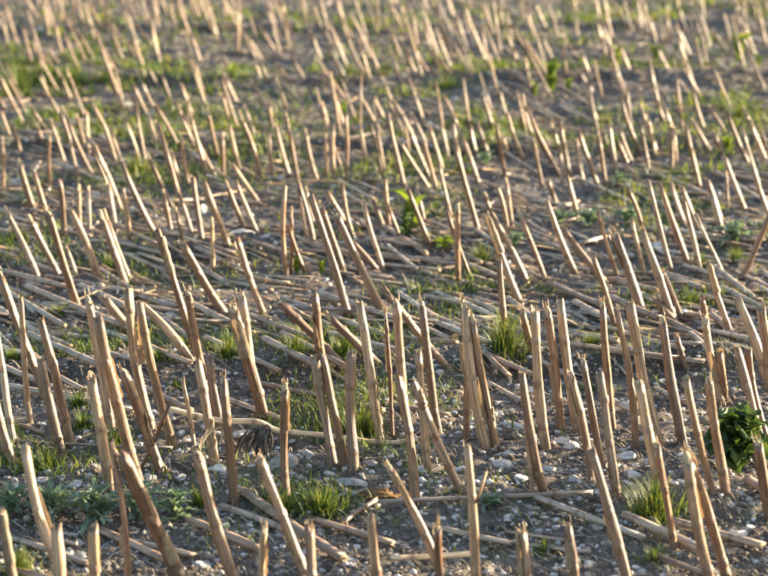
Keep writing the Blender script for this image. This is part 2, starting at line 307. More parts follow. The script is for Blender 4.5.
# ------------------------------------------------------------------ ground: one sheet to the horizon
def axis(a, b, step, far, grow=1.25):
    c = list(np.arange(a, b + 1e-6, step)); d = step
    while c[-1] < far: d *= grow; c.append(c[-1] + d)
    d = step; f = []
    x = a
    while x > -far: d *= grow; x -= d; f.append(x)
    return np.array(f[::-1] + c)
gx = axis(-2.6, 2.6, 0.0115, 400)
ys = [3.0]
while ys[-1] < 17.5: ys.append(ys[-1] + ys[-1] * 0.0031)
d = .06
while ys[-1] < 500: d *= 1.25; ys.append(ys[-1] + d)
lo = [3.0]; d = .02
while lo[-1] > -200: d *= 1.25; lo.append(lo[-1] - d)
gy = np.array(lo[:0:-1] + ys)
X, Y = np.meshgrid(gx, gy); Z = height(X, Y)
Z += 0.007 * vnoise(X * 75, Y * 75) + 0.004 * vnoise(X * 140, Y * 120)
nx, ny = len(gx), len(gy)
V = np.stack([X.ravel(), Y.ravel(), Z.ravel()], 1)
me = bpy.data.meshes.new('ground'); me.vertices.add(len(V)); me.vertices.foreach_set('co', V.ravel().astype(np.float32))
i = (np.arange(ny - 1)[:, None] * nx + np.arange(nx - 1)[None]).ravel()
q = np.stack([i, i + 1, i + nx + 1, i + nx], 1).astype(np.int32)
me.loops.add(q.size); me.loops.foreach_set('vertex_index', q.ravel()); me.polygons.add(len(q))
me.polygons.foreach_set('loop_start', np.arange(0, q.size, 4, dtype=np.int32)); me.polygons.foreach_set('loop_total', np.full(len(q), 4, np.int32))
ridge_shade = np.zeros_like(X)
for yc, amp, wd in RIDGES[:5]:                        # shade painted dark into the soil colour on each near ridge face
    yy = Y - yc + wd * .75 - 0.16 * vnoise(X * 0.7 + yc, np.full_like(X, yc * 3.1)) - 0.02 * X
    ridge_shade = np.maximum(ridge_shade, np.exp(-(yy / (wd * .6)) ** 2) * np.clip(.75 + 2.2 * vnoise(X * 3 + yc, Y * 3), 0, 1))
da = me.attributes.new('ridge_shade', 'FLOAT', 'POINT'); da.data.foreach_set('value', ridge_shade.ravel().astype(np.float32))
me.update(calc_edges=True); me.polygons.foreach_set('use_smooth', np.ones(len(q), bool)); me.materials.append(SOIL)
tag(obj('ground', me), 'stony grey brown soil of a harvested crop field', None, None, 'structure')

# ------------------------------------------------------------------ labels: which one, counted from things one can find
LAND = [('the big grass tuft at lower right', 655, 505), ('the dark withered leaf tuft', 250, 440), ('the broad-leaved weed at right', 735, 440),
        ('the grass tuft right of centre', 505, 345), ('the blue-green thistles at lower left', 100, 512), ('the round white flint at lower right', 738, 538),
        ('the brown fibrous clod', 378, 497), ('the yellow-leaved weed above centre', 407, 222), ('the low blue-green weed right of centre', 612, 220),
        ('the bright leafy weed at upper right', 738, 48), ('the bright tall weed near top centre', 552, 82), ('the yellow-green weed at right', 727, 145),
        ('the yellow-green weed at upper left', 233, 72), ('the white leaf stuck on a stalk', 239, 237), ('the stalk that leans right', 755, 250),
        ('the grass patch at upper left', 135, 165), ('the lower left corner', 0, 576), ('the upper left corner', 0, 0), ('the upper right corner', 768, 0),
        ('the bright green grass at top centre', 445, 85), ('the dark soil ridge left of centre', 290, 285), ('the dark green weed at right', 735, 236)]
ORD = ['nearest', 'second', 'third', 'fourth', 'fifth', 'sixth', 'seventh', 'eighth', 'ninth', 'tenth', 'eleventh', 'twelfth']
def side_of(dx, dy):
    if abs(dx) >= abs(dy): return 'right of' if dx > 0 else 'left of'
    return 'below' if dy > 0 else 'above'
def which(pts, phr, fallback, maxrank=9):
    best = [None] * len(pts)
    for name, lx, ly in LAND:
        sides = {}
        for k, (x, y) in enumerate(pts):
            dx, dy = x - lx, y - ly
            sides.setdefault(side_of(dx, dy), []).append((math.hypot(dx, dy), k))
        for s, arr in sides.items():
            arr.sort()
            for r, (dist, k) in enumerate(arr):
                if r < maxrank and dist < 230 and (best[k] is None or (r, dist) < best[k][:2]): best[k] = (r, dist, s, name)
    out = []
    for k in range(len(pts)):
        b = best[k]
        out.append(fallback if b is None else f'{phr(k)}, {ORD[b[0]]} {"one " if b[0] else ""}{b[2]} {b[3]}')
    return out

# ------------------------------------------------------------------ stalk meshes
NS = 12
def stalk_geo(L, r, g, nodes, bend=0.0, bury=.03, rings=14, ragged=.012, ns=NS, pts=None, cut2=False):
    """stem along local z; returns V, F, lc, nd, material index per face"""
    zs = sorted(set([round(z, 4) for z in np.linspace(-bury, L, rings)] + [round(n + e, 4) for n in nodes for e in (-.011, -.004, 0, .004, .011)]))
    zs = [z for z in zs if z <= L]
    ph = g.random(4) * 6.28; bd = g.random() * 6.28; off = g.random(3) * 9
    kink = [(n, (g.random() - .5) * .10, (g.random() - .5) * .10) for n in nodes]
    V = []; ND = []; F = []; LC = []; MI = []
    for z in zs:
        t = max(0, z) / L
        bw = bend * L * math.sin(math.pi * t); cx = bw * math.cos(bd); cy = bw * math.sin(bd)
        for n, kx, ky in kink: cx += kx * (max(0, z - n) - t * (L - n)); cy += ky * (max(0, z - n) - t * (L - n))
        nk = max([math.exp(-((z - n) / .006) ** 2) for n in nodes] + [0])
        rr = r * (1.06 - .16 * t) * (1 + .05 * nk + .05 * math.sin(z * 31 + ph[3]))
        for k in range(ns):
            a = 2 * math.pi * k / ns
            f = 1 + (.10 * math.cos(2 * a + ph[0] + z * 4) + .06 * math.cos(5 * a + ph[1] + z * 6) + .035 * math.cos(3 * a + ph[2] - z * 25)) * (1 - .6 * nk)
            V.append([cx + rr * f * math.cos(a), cy + rr * f * math.sin(a), z]); ND.append(nk)
            LC.append([r * math.cos(a) + off[0], r * math.sin(a) + off[1], z + off[2]])
    nr = len(zs)
    for j in range(nr - 1):
        for k in range(ns):
            a = j * ns + k; b = j * ns + (k + 1) % ns; F.append((a, b, b + ns, a + ns)); MI.append(0)
    # ragged, oblique cut with the hollow and the pith inside
    sl = (g.random() - .5) * 1.6; sa = g.random() * 6.28; top = (nr - 1) * ns
    jag = g.random(ns) * ragged
    if g.random() < .45: k0 = int(g.random() * ns); jag[k0] -= r * 1.6 * g.random(); jag[(k0 + 1) % ns] -= r * .9 * g.random()
    if g.random() < .3: jag[int(g.random() * ns)] += r * 1.5 * g.random()
    c = np.mean(V[top:top + ns], axis=0)
    for k in range(ns):
        a = 2 * math.pi * k / ns; V[top + k][2] += jag[k] + sl * r * math.cos(a - sa)
    for k in range(ns): ND[top + k] = max(ND[top + k], .35 + .45 * g.random())
    i0 = len(V)
    for k in range(ns):
        v = V[top + k]; V.append([c[0] + (v[0] - c[0]) * .8, c[1] + (v[1] - c[1]) * .8, v[2] - .001]); ND.append(.25); LC.append(LC[top + k])
    i1 = len(V)
    for k in range(ns):
        v = V[top + k]; V.append([c[0] + (v[0] - c[0]) * .7, c[1] + (v[1] - c[1]) * .7, L - r * 1.0 + sl * r * .7 * math.cos(2 * math.pi * k / ns - sa)]); ND.append(.4); LC.append(LC[top + k])
    V.append([c[0], c[1], L - r * .6]); ND.append(.2); LC.append(LC[top]); ic = len(V) - 1
    for k in range(ns):
        k2 = (k + 1) % ns
        F.append((top + k, top + k2, i0 + k2, i0 + k)); MI.append(0)
        F.append((i0 + k, i0 + k2, i1 + k2, i1 + k)); MI.append(1)
        F.append((i1 + k, i1 + k2, ic)); MI.append(1)
    # lower end closed (shows on lying stalks)
    V.append([0, 0, zs[0] - .001]); ND.append(.3); LC.append(LC[0]); ib = len(V) - 1
    for k in range(ns): F.append(((k + 1) % ns, k, ib)); MI.append(1)
    return V, F, LC, ND, MI
def stalk_mesh(geo, tone, grey):
    V, F, LC, ND, MI = geo; n = len(V)
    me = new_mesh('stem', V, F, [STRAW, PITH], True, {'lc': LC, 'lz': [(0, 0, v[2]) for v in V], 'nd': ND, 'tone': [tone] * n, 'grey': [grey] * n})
    me.polygons.foreach_set('material_index', MI); return me
def node_mesh(r, tone, g):
    prof = [(-.009, .985), (-.005, 1.05), (-.0015, 1.12), (.001, 1.08), (.004, 1.12), (.009, .99)]; V = []; F = []
    ph = g.random() * 6.28
    for z, f in prof:
        for k in range(NS):
            a = 2 * math.pi * k / NS; q = r * f * (1 + .05 * math.cos(2 * a + ph)); V.append((q * math.cos(a), q * math.sin(a), z + .0015 * math.cos(a * 2 + ph)))
    for j in range(len(prof) - 1):
        for k in range(NS): a = j * NS + k; b = j * NS + (k + 1) % NS; F.append((a, b, b + NS, a + NS))
    n = len(V); return new_mesh('node', V, F, STRAW, True, {'lc': V, 'lz': [(0, 0, 1)] * n, 'nd': [.25 + .6 * g.random()] * n, 'tone': [tone] * n, 'grey': [.2] * n})
def sheath_mesh(r, L, z0, z1, g):
    V = []; F = []; T = []; wrap = 1.2 + g.random() * 2.2; a0 = g.random() * 6.28; nr, nk = 9, 6; fl = .1 + g.random() * .35
    for j in range(nr):
        t = j / (nr - 1); z = z0 + (z1 - z0) * t; ww = wrap * (1 - .55 * t ** 2); rad = r * 1.13 + r * fl * t ** 3 + .0012 * math.sin(j * 2.1)
        for k in range(nk):
            s = k / (nk - 1) - .5; a = a0 + s * ww
            V.append((rad * math.cos(a), rad * math.sin(a), z + (g.random() - .5) * .012 * t)); T.append(.02 + .35 * g.random())
    for j in range(nr - 1):
        for k in range(nk - 1): a = j * nk + k; F.append((a, a + 1, a + 1 + nk, a + nk))
    return new_mesh('leaf_sheath', V, F, DRYLEAF, True, {'tone': T})
def fray_mesh(r, L, g, n=9):
    V = []; F = []; T = []
    for q in range(n):
        a = g.random() * 6.28; h = .003 + g.random() ** 3 * .016; wv = .0006 + g.random() * .0012; o = (g.random() - .3) * .006; rr = r * (.75 + .2 * g.random())
        ca, sa = math.cos(a), math.sin(a); b = len(V)
        for z, k, ww in ((-.006, 0, 1), (h * .5, .4, .8), (h, 1, .2)):
            for s in (-1, 1): V.append(((rr + o * k) * ca - s * wv * ww * sa, (rr + o * k) * sa + s * wv * ww * ca, L + z)); T.append(.05 + g.random() * .45)
        F += [(b, b + 1, b + 3, b + 2), (b + 2, b + 3, b + 5, b + 4)]
    return new_mesh('frayed_top', V, F, DRYLEAF, False, {'tone': T})

def crown_mesh(r, g):
    V, F, T = [], [], []; ns = 5
    for q in range(5 + int(g.random() * 4)):
        a = g.random() * 6.28; ln = r * (1.1 + 1.4 * g.random()); z0 = .006 + .016 * g.random(); b = len(V); rr = .0016 + .0012 * g.random()
        for t in (0, .4, .75, 1):
            o = r * .8 + ln * t; z = z0 * (1 - t) - .012 * t + .006 * math.sin(t * 3.1); w2 = rr * (1 - .6 * t)
            for k in range(ns): e = 6.283 * k / ns; V.append(((o) * math.cos(a) - w2 * math.cos(e) * math.sin(a), o * math.sin(a) + w2 * math.cos(e) * math.cos(a), z + w2 * math.sin(e))); T.append(.02 + .3 * g.random())
        for j in range(3):
            for k in range(ns): F.append((b + j * ns + k, b + j * ns + (k + 1) % ns, b + (j + 1) * ns + (k + 1) % ns, b + (j + 1) * ns + k))
    return new_mesh('root_crown', V, F, DRYLEAF, True, {'tone': T})
def look(L, ang, tone):
    size = 'tall' if L > .34 else ('short' if L < .2 else 'mid-height')
    lean = 'upright' if ang < 9 else ('left-leaning' if ang < 32 else 'steeply tilted')
    return size, lean

ST = parse(STAND); recs = []
g = np.random.default_rng(21)
for k, (xb, yb, xt, yt, wp) in enumerate(ST):
    b = ground(xb, yb); lean_d = (g.random() - .5) * .10
    t = at_plane(xt, yt, b.y + lean_d)
    L = (t - b).length
    s = ppm(b); r = wp / 2 / s * (.86 + .14 * g.random()); r = min(max(r, .0045 if wp < 6 and yb > 300 else .0062), .0150)
    if yb < 200: r = min(r, .0082)
    recs.append(dict(b=b, t=t, L=L, r=r, px=(xb, yb), mid=(xb, min(yb, 570)), w=wp, y=yb))
def phr_stand(k):
    q = recs[k]; dx = q['t'].x - q['b'].x; dz = q['t'].z - q['b'].z; ang = abs(math.degrees(math.atan2(dx, dz)))
    size, lean = look(q['L'], ang, 0); q['lean'] = lean
    if dx > .05 and ang > 12: lean = 'right-leaning'
    if q['w'] < 6 and q['y'] > 300: size = 'thin'
    return f'{size} {lean} cut stalk'
labs = which([q['px'] for q in recs], phr_stand, 'blurred golden cut stalk standing in the far rows', 12)
order = sorted(range(len(recs)), key=lambda k: -recs[k]['L'] * ppm(recs[k]['b']) * recs[k]['r'] * ppm(recs[k]['b']))
single = set(order[:300])
JV, JF, JL, JN, JT, JG, JM, JZ = [], [], [], [], [], [], [], []
def join_stalk(geo, M, tone, grey):
    b0 = len(JV); V, F, LC, ND, MI = geo
    JV.extend([tuple(M @ Vector(v)) for v in V]); JF.extend([tuple(b0 + q for q in f) for f in F]); JL.extend(LC); JN.extend(ND); JM.extend(MI)
    JZ.extend([(0, 0, v[2]) for v in V]); JT.extend([tone] * len(V)); JG.extend([grey] * len(V))
SG = 'cut crop stalks standing in rows'
def node_spots(L, g):
    z = .03 + g.random() * .05; out = []
    while z < L - .03: out.append(z); z += .075 + g.random() * .075
    return out
for k, q in enumerate(recs):
    b, t, L, r = q['b'], q['t'], q['L'], q['r']
    rot = (t - b).to_track_quat('Z', 'Y'); spin = Quaternion((0, 0, 1), g.random() * 6.28)
    M = Matrix.Translation(b) @ (rot @ spin).to_matrix().to_4x4()
    tone = .05 + .92 * g.random(); grey = max(0, g.random() * 1.3 - .85)
    near = q['y'] > 296 and q['w'] > 4
    nodes = node_spots(L, g)
    geo = stalk_geo(L, r, g, nodes, bend=(g.random() - .5) * .07, ragged=.006 + g.random() * .012, ns=NS if near else 8, rings=14 if near else 7)
    if k not in single: join_stalk(geo, M, tone, grey); continue
    if not near:
        me = stalk_mesh(geo, tone, grey); o = obj('stubble_stalk', me); o.matrix_world = M; tag(o, labs[k], 'stalk', SG); continue
    root = obj('stubble_stalk', None); root.matrix_world = M; q['root'] = root; q['M'] = M; root.empty_display_size = .05; tag(root, labs[k], 'stalk', SG)
    stem = obj('stem', stalk_mesh(geo, tone, grey), root)
    V = np.array(geo[0])
    for n in nodes:
        sel = V[np.abs(V[:, 2] - n) < .0006]; c = sel.mean(0) if len(sel) else (0, 0, n)
        o = obj('node', node_mesh(r * (1.06 - .16 * n / L), tone, g), stem); o.location = (c[0], c[1], n)
    obj('frayed_top', fray_mesh(r * .9, L, g, 3 + int(g.random() * 8)), stem)
    if g.random() < .7 and q['w'] > 6: obj('root_crown', crown_mesh(r, g), root)
    if g.random() < .55 and nodes:
        z0 = nodes[int(g.random() * len(nodes))]; z1 = min(L * .97, z0 + .05 + g.random() * .09)
        if z1 - z0 > .03: obj('leaf_sheath', sheath_mesh(r, L, z0, z1, g), root)
# the rest of the field: beyond the frame and between the far rows
pos = []
for row in np.concatenate([np.arange(3.2, 7.4, .72), np.arange(7.4, 40, .56)]):
    for x in np.arange(-7 - row * .1, 7 + row * .1, .19):
        if g.random() < .68:
            px = x + (g.random() - .5) * .16; py = row + (g.random() - .5) * .34 + .02 * x
            u, v = project(Vector((px, py, 0)))
            if -6 < u < 774 and v > 8: 
                if not (v < 265 and g.random() < (.95 if v < 120 else .7 if v < 195 else .3)): continue
            pos.append((px, py))
for px, py in pos:
    L = .17 + g.random() * .19; r = .005 + g.random() * .0033; lx = -.14 - g.random() * .38; ly = (g.random() - .5) * .3
    if g.random() < .08: lx = g.random() * .12
    rot = Vector((lx, ly, 1)).to_track_quat('Z', 'Y')
    M = Matrix.Translation((px, py, hgt(px, py))) @ rot.to_matrix().to_4x4()
    join_stalk(stalk_geo(L, r, g, node_spots(L, g)[:2], 0, ns=6, rings=3), M, .25 + .6 * g.random(), max(0, g.random() * 1.3 - .8))
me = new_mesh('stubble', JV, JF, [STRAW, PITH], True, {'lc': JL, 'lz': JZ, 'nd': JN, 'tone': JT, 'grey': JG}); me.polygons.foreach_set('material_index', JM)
tag(obj('far_stubble', me), 'distant blurred mass of cut stalks filling the field', 'stubble', None, 'stuff')

# ------------------------------------------------------------------ stalks lying on the soil
LY = parse(LYING); lrec = []
for row in LY:
    pts = [(row[i], row[i + 1]) for i in range(0, len(row) - 1, 2)]; lrec.append((pts, row[-1]))
g = np.random.default_rng(5)
tries = 0
while len(lrec) < 290 and tries < 4000:               # the litter between the rows, thicker far off
    tries += 1; v = -2 + 300 * g.random() ** 1.25; u = -10 + 780 * g.random(); sc = (v + 200) / 520
    ln = (28 + 70 * g.random()) * sc; an = R(6 + 34 * g.random())
    lrec.append((((u, v), (u + ln * math.cos(an), v + ln * math.sin(an) * .8)), (4.2 + 3 * g.random()) * sc))
def phr_lie(k):
    pts, wd = lrec[k]; a, b = ground(*pts[0]), ground(*pts[-1]); L = (a - b).length
    return ('long ' if L > .45 else 'short ' if L < .2 else '') + ('bent golden ' if len(pts) > 2 else '') + 'fallen stalk'
llabs = which([((p[0][0] + p[-1][0]) / 2, (p[0][1] + p[-1][1]) / 2) for p, _ in lrec], phr_lie, 'pale broken stalk lying flat among the blurred far rows', 10)
LG = 'broken stalks lying on the soil'
def path_mesh(P, r, g, tone, grey, nodes):
    """tube along a 3D polyline"""
    ns = 10; V = []; F = []; LC = []; ND = []; MI = []; ph = g.random(3) * 6.28; d0 = 0; dist = [0]
    for i in range(1, len(P)): dist.append(dist[-1] + (P[i] - P[i - 1]).length)
    for i, p in enumerate(P):
        T = (P[min(i + 1, len(P) - 1)] - P[max(i - 1, 0)]).normalized(); A = T.cross(Vector((0, 0, 1))).normalized(); B = A.cross(T)
        nk = max([math.exp(-((dist[i] - n) / .007) ** 2) for n in nodes] + [0])
        for k in range(ns):
            a = 2 * math.pi * k / ns; f = r * (1 + .16 * math.cos(2 * a) + .05 * math.cos(5 * a + ph[1]) + .03 * math.cos(3 * a + i) + .08 * nk)
            if i in (0, len(P) - 1): q = p + T * ((g.random() - .5) * r * 1.4)
            else: q = p
            V.append(q + A * (f * math.cos(a)) + B * (f * math.sin(a))); LC.append((r * math.cos(a) + ph[2], r * math.sin(a), dist[i])); ND.append(nk)
    n = len(P)
    for j in range(n - 1):
        for k in range(ns): a = j * ns + k; b = j * ns + (k + 1) % ns; F.append((a, a + ns, b + ns, b)); MI.append(0)
    for j, sg in ((0, 1), (n - 1, -1)):
        T = (P[1] - P[0]).normalized() if j == 0 else (P[-2] - P[-1]).normalized(); V.append(P[j] + T * r * .8); LC.append((0, 0, dist[j])); ND.append(.3); c = len(V) - 1
        for k in range(ns): a = j * ns + k; b = j * ns + (k + 1) % ns; F.append((a, b, c) if sg > 0 else (b, a, c)); MI.append(1)
    me = new_mesh('lying_stalk', V, F, [STRAW, PITH], True, {'lc': LC, 'lz': [(0, 0, 1)] * len(V), 'nd': ND, 'tone': [tone] * len(V), 'grey': [grey] * len(V)})
    me.polygons.foreach_set('material_index', MI); return me
for k, (pts, wd) in enumerate(lrec):
    G = [ground(*p) for p in pts]; r = min(max(wd / 2 / ppm(G[0]), .0042), .0125 if pts[0][1] > 210 else .0075) * .82
    P = []
    for i in range(len(G) - 1):
        m = 7 if len(G) == 2 else 5
        for j in range(m + (i == len(G) - 2)): P.append(G[i].lerp(G[i + 1], j / m))
    if len(G) == 2:
        sag = (g.random() - .5) * .012; dirp = Vector((-(G[1] - G[0]).y, (G[1] - G[0]).x, 0)).normalized()
        hs = [hgt(p.x, p.y) for p in P]; za, zb = hs[0], hs[-1]; lift = max(h - (za + (zb - za) * j / (len(P) - 1)) for j, h in enumerate(hs))
        for j, p in enumerate(P):
            t = j / (len(P) - 1); P[j] = Vector((p.x, p.y, za + (zb - za) * t + lift * .85 + r * .8 + (.012 if wd > 6 else .004) * g.random() * 0 + (k % 5) * .002)) + dirp * (sag * math.sin(math.pi * t))
    else:
        ya = min(p.y for p in G); yz = max(p.y for p in G); Yl = ya + .3 * (yz - ya); C = [at_plane(u_, v_, Yl + .02 * (u_ - 290) / 130 * -1) for u_, v_ in pts]; P = []
        for i in range(len(C) - 1):                   # smooth curve, propped a little off the soil
            p0, p1, p2, p3 = C[max(i - 1, 0)], C[i], C[i + 1], C[min(i + 2, len(C) - 1)]
            for j in range(6):
                t = j / 6; P.append(.5 * ((2 * p1) + (p2 - p0) * t + (2 * p0 - 5 * p1 + 4 * p2 - p3) * t * t + (3 * p1 - p0 - 3 * p2 + p3) * t ** 3))
        P.append(C[-1]); P = [Vector((p.x, p.y, max(p.z, hgt(p.x, p.y) + r))) for p in P]; r *= .9
    Ltot = sum((P[i + 1] - P[i]).length for i in range(len(P) - 1)); nodes = node_spots(Ltot, g)
    # rings at the nodes
    out = []; acc = 0
    for i in range(len(P) - 1):
        seg = (P[i + 1] - P[i]).length; out.append(P[i])
        for n in nodes:
            for e in (-.008, 0, .008):
                s = n + e - acc
                if .002 < s < seg - .002: out.append(P[i].lerp(P[i + 1], s / seg))
        acc += seg
    out.append(P[-1]); out2 = [out[0]]
    A0 = P[0]
    for p in out[1:]:
        if (p - out2[-1]).length > .0015: out2.append(p)
    tone = .30 + .6 * g.random(); grey = min(1, .25 + .75 * g.random())
    if len(pts) > 2: tone, grey = 1.35, 0
    if 384 < pts[0][0] < 396 and pts[0][1] > 560: tone, grey = 1.3, 0
    base = out2[0].copy(); me = path_mesh([p - base for p in out2], r, g, tone, grey, nodes)
    if tone > 1.2: me.materials[0] = SUNLITSTRAW  # sunlit brightness comes from the stalk's colour here
    o = obj('lying_stalk', me); o.location = base; tag(o, llabs[k], 'fallen stalk', LG)

# finer broken straw and stalk pieces between the far rows, too many to count
JV, JF, JL, JN, JT, JG, JM, JZ = [], [], [], [], [], [], [], []
for _ in range(1900):
    v = -25 + 360 * g.random() ** 1.3; u = -90 + 950 * g.random(); d = ray(u, v); t = -CAM_H / d.z; x, y = d.x * t, d.y * t
    L = .06 + .26 * g.random(); a = -R(28 + 45 * g.random()) if g.random() < .9 else g.random() * 6.28; x2, y2 = x + L * math.cos(a), y + L * math.sin(a)
    A = Vector((x, y, hgt(x, y) + .006)); B = Vector((x2, y2, hgt(x2, y2) + .006 + .02 * g.random())); r = .0022 + .0048 * g.random() ** 1.3
    M = Matrix.Translation(A) @ (B - A).to_track_quat('Z', 'Y').to_matrix().to_4x4()
    geo = stalk_geo(L, r, g, [], 0, bury=0, ns=6, rings=3); join_stalk(geo, M, .4 + .6 * g.random(), .2 + .8 * g.random())
me = new_mesh('straw_litter', JV, JF, [STRAW, PITH], True, {'lc': JL, 'lz': [(0, 0, 1)] * len(JV), 'nd': JN, 'tone': JT, 'grey': JG}); me.polygons.foreach_set('material_index', JM)
tag(obj('straw_litter', me), 'broken straw pieces littering the ground between the far rows', 'straw', None, 'stuff')

# ------------------------------------------------------------------ flints
def flint_mesh(g, sub=3, name='flint'):
    bm = bmesh.new(); bmesh.ops.create_icosphere(bm, subdivisions=sub, radius=1)
    pl = []
    for _ in range(9):
        n = Vector(g.normal(size=3)).normalized(); pl.append((n, .45 + .4 * g.random()))
    for v in bm.verts:
        for n, dd in pl:
            e = v.co.dot(n) - dd
            if e > 0: v.co -= n * e
        v.co *= 1 + .05 * (g.random() - .5)
    V = [tuple(v.co) for v in bm.verts]; F = [tuple(q.index for q in f.verts) for f in bm.faces]; bm.free(); return V, F
g = np.random.default_rng(33)
FM = []; FM2 = []
for _ in range(14):
    V, F = flint_mesh(g); FM2.append(new_mesh('flint', V, F, PALEFLINT, False)); FM.append(new_mesh('flint', V, F, FLINT, False, {'tone': [0.0] * len(V)}))
def place_flint(p, w, h, name, lab, grp):
    o = obj('flint', (FM2 if name == 'pale' else FM)[int(g.random() * 14)]); o.location = (p.x, p.y, p.z + h * .05)
    o.scale = (w * .62, w * (.40 + .25 * g.random()), max(h, w * .3) * .62); o.rotation_euler = ((g.random() - .5) * .5, (g.random() - .5) * .5, (g.random() - .5) * .9)
    tag(o, lab, 'stone', grp); return o
FL = parse(FLINTS); frec = []
for x, y, wp, hp in FL: frec.append((ground(x, y), wp, hp, (x, y)))
SPECIAL = {0: 'large round white flint lying at the lower right', 4: 'big pale block of flint behind the dark withered leaf tuft'}
nbig = len(frec)
while len(frec) < 300:
    v = 575 - 300 * g.random() ** 1.15; u = 768 * g.random(); wp = (5 + 6.5 * g.random() ** 2.2) * (v + 200) / 700; frec.append((ground(u, v), wp, wp * (.45 + .3 * g.random()), (u, v)))
fl = which([q[3] for q in frec], lambda k: 'large pale flint' if frec[k][1] > 14 else 'pale flint' if k < nbig else 'small flint chip', 'small grey-white flint, one of many strewn over the soil', 8)
for k, (p, wp, hp, xy) in enumerate(frec):
    s = ppm(p); o = place_flint(p, wp / s, hp / s, 'pale' if k < nbig else 'flint', SPECIAL.get(k, fl[k]), 'pale flints on the soil')

# ------------------------------------------------------------------ stuff: gravel, chaff, small grass
def scatter(n, margin=.12, vpow=1.0, vmax=600, vmin=-30):
    """spots on the soil, denser towards the camera as the picture resolves more there, and past the frame's sides"""
    out = []
    for _ in range(n):
        v = vmin + (vmax - vmin) * g.random() ** vpow; u = -110 + 990 * g.random(); d = ray(u, v); t = -CAM_H / d.z; out.append((d.x * t, d.y * t))
    return np.array(out)
def ico(sub=1):
    bm = bmesh.new(); bmesh.ops.create_icosphere(bm, subdivisions=sub, radius=1); V = np.array([v.co[:] for v in bm.verts]); F = np.array([[q.index for q in f.verts] for f in bm.faces]); bm.free(); return V, F
def joined(name, n, size, material, vpow, flat, tonef, sub=1, vmin=-30, sink=.1):
    xy = scatter(n, vpow=vpow, vmin=vmin); z = height(xy[:, 0], xy[:, 1]); V0, F0 = ico(sub); nv = len(V0)
    sz = size(n); P = np.empty((n, nv, 3)); ang = g.random(n) * 6.28
    for q in range(n):
        J = V0 * (1 + .45 * (g.random((nv, 1)) - .5)) * np.array([1, .6 + .4 * g.random(), flat * (.7 + .6 * g.random())]) * sz[q]
        ca, sa = math.cos(ang[q]), math.sin(ang[q]); P[q, :, 0] = J[:, 0] * ca - J[:, 1] * sa + xy[q, 0]; P[q, :, 1] = J[:, 0] * sa + J[:, 1] * ca + xy[q, 1]; P[q, :, 2] = J[:, 2] + z[q] + sz[q] * flat * sink
    F = (F0[None] + (np.arange(n) * nv)[:, None, None]).reshape(-1, 3)
    me = new_mesh(name, P.reshape(-1, 3), F.tolist(), material, False, {'tone': np.repeat(tonef(n), nv)}); return me
me = joined('gravel', 30000, lambda n: .0018 + .0095 * g.random(n) ** 3.2, FLINT, 1.05 ** -1, .6, lambda n: g.random(n))
tag(obj('gravel', me), 'small flint chips and grit strewn thickly over the soil', 'gravel', None, 'stuff')
me = joined('soil_crumbs', 13000, lambda n: .003 + .011 * g.random(n) ** 3, SOIL, .9, .7, lambda n: g.random(n))
tag(obj('soil_crumbs', me), 'loose brown crumbs and clods of soil between the stalks', 'soil', None, 'stuff')
def ribbons(name, n, lmin, lmax, wmin, wmax, material, vpow, vmin=-30, vmax=600):
    xy = scatter(n, vpow=vpow, vmin=vmin, vmax=vmax); V = []; F = []; T = []
    for x, y in xy:
        L = lmin + (lmax - lmin) * g.random() ** 2; wv = wmin + (wmax - wmin) * g.random(); a = R(-28) - g.random() * .75 if g.random() < .7 else g.random() * 6.28
        ca, sa = math.cos(a), math.sin(a); b = len(V); cv = (g.random() - .5) * .5 * L; lf = g.random() * .012; t0 = g.random()
        for j in range(5):
            t = j / 4; px = x + ca * L * (t - .5) - sa * cv * t * t; py = y + sa * L * (t - .5) + ca * cv * t * t; z = hgt(px, py) + .004 + lf * math.sin(t * 3.1)
            w2 = wv * (1 - .75 * abs(t - .4) ** 1.5) * .5; tw = (g.random() - .5) * .8
            for s in (-1, 1): V.append((px - sa * w2 * s, py + ca * w2 * s, z + s * w2 * tw)); T.append(t0)
        for j in range(4): q = b + 2 * j; F.append((q, q + 1, q + 3, q + 2))
    return new_mesh(name, V, F, material, True, {'tone': T})
tag(obj('straw_chaff', ribbons('straw_chaff', 11000, .010, .08, .0008, .0038, DRYLEAF, .95)), 'dry straw shreds and chaff littering the soil', 'chaff', None, 'stuff')
tag(obj('dry_leaf_litter', ribbons('dry_leaf_litter', 700, .08, .32, .004, .016, DRYLEAF, 1.6, vmax=400)), 'pale dry crop leaves lying twisted between the rows', 'leaf litter', None, 'stuff')

def blade(V, F, T, x, y, z, L, wv, ang, lean, tone):
    ca, sa = math.cos(ang), math.sin(ang); b = len(V)
    for j, t in enumerate((0, .4, .75, 1)):
        o = lean * L * t * t; h = L * t * (1 - .35 * lean * t); w2 = wv * (1 - t ** 1.6) * .5 + .0002
        V.append((x + ca * o - sa * w2, y + sa * o + ca * w2, z + h)); V.append((x + ca * o + sa * w2, y + sa * o - ca * w2, z + h)); T += [tone + t * .25] * 2
    for j in range(3): q = b + 2 * j; F.append((q, q + 1, q + 3, q + 2))
tuf = parse(TUFTS); tl = which([(x, y) for x, y, _, _ in tuf], lambda k: ('wide' if tuf[k][2] > 55 else 'small') + ' green grass tuft', 'green grass tuft among the blurred far stalks', 6)
tl[0] = 'big bright green grass tuft at the lower right'; tl[1] = 'dense dark green grass tuft right of centre'; tl[19] = 'grass patch among stalks at the upper left'; tl[20] = 'bright green grass patch at top centre'
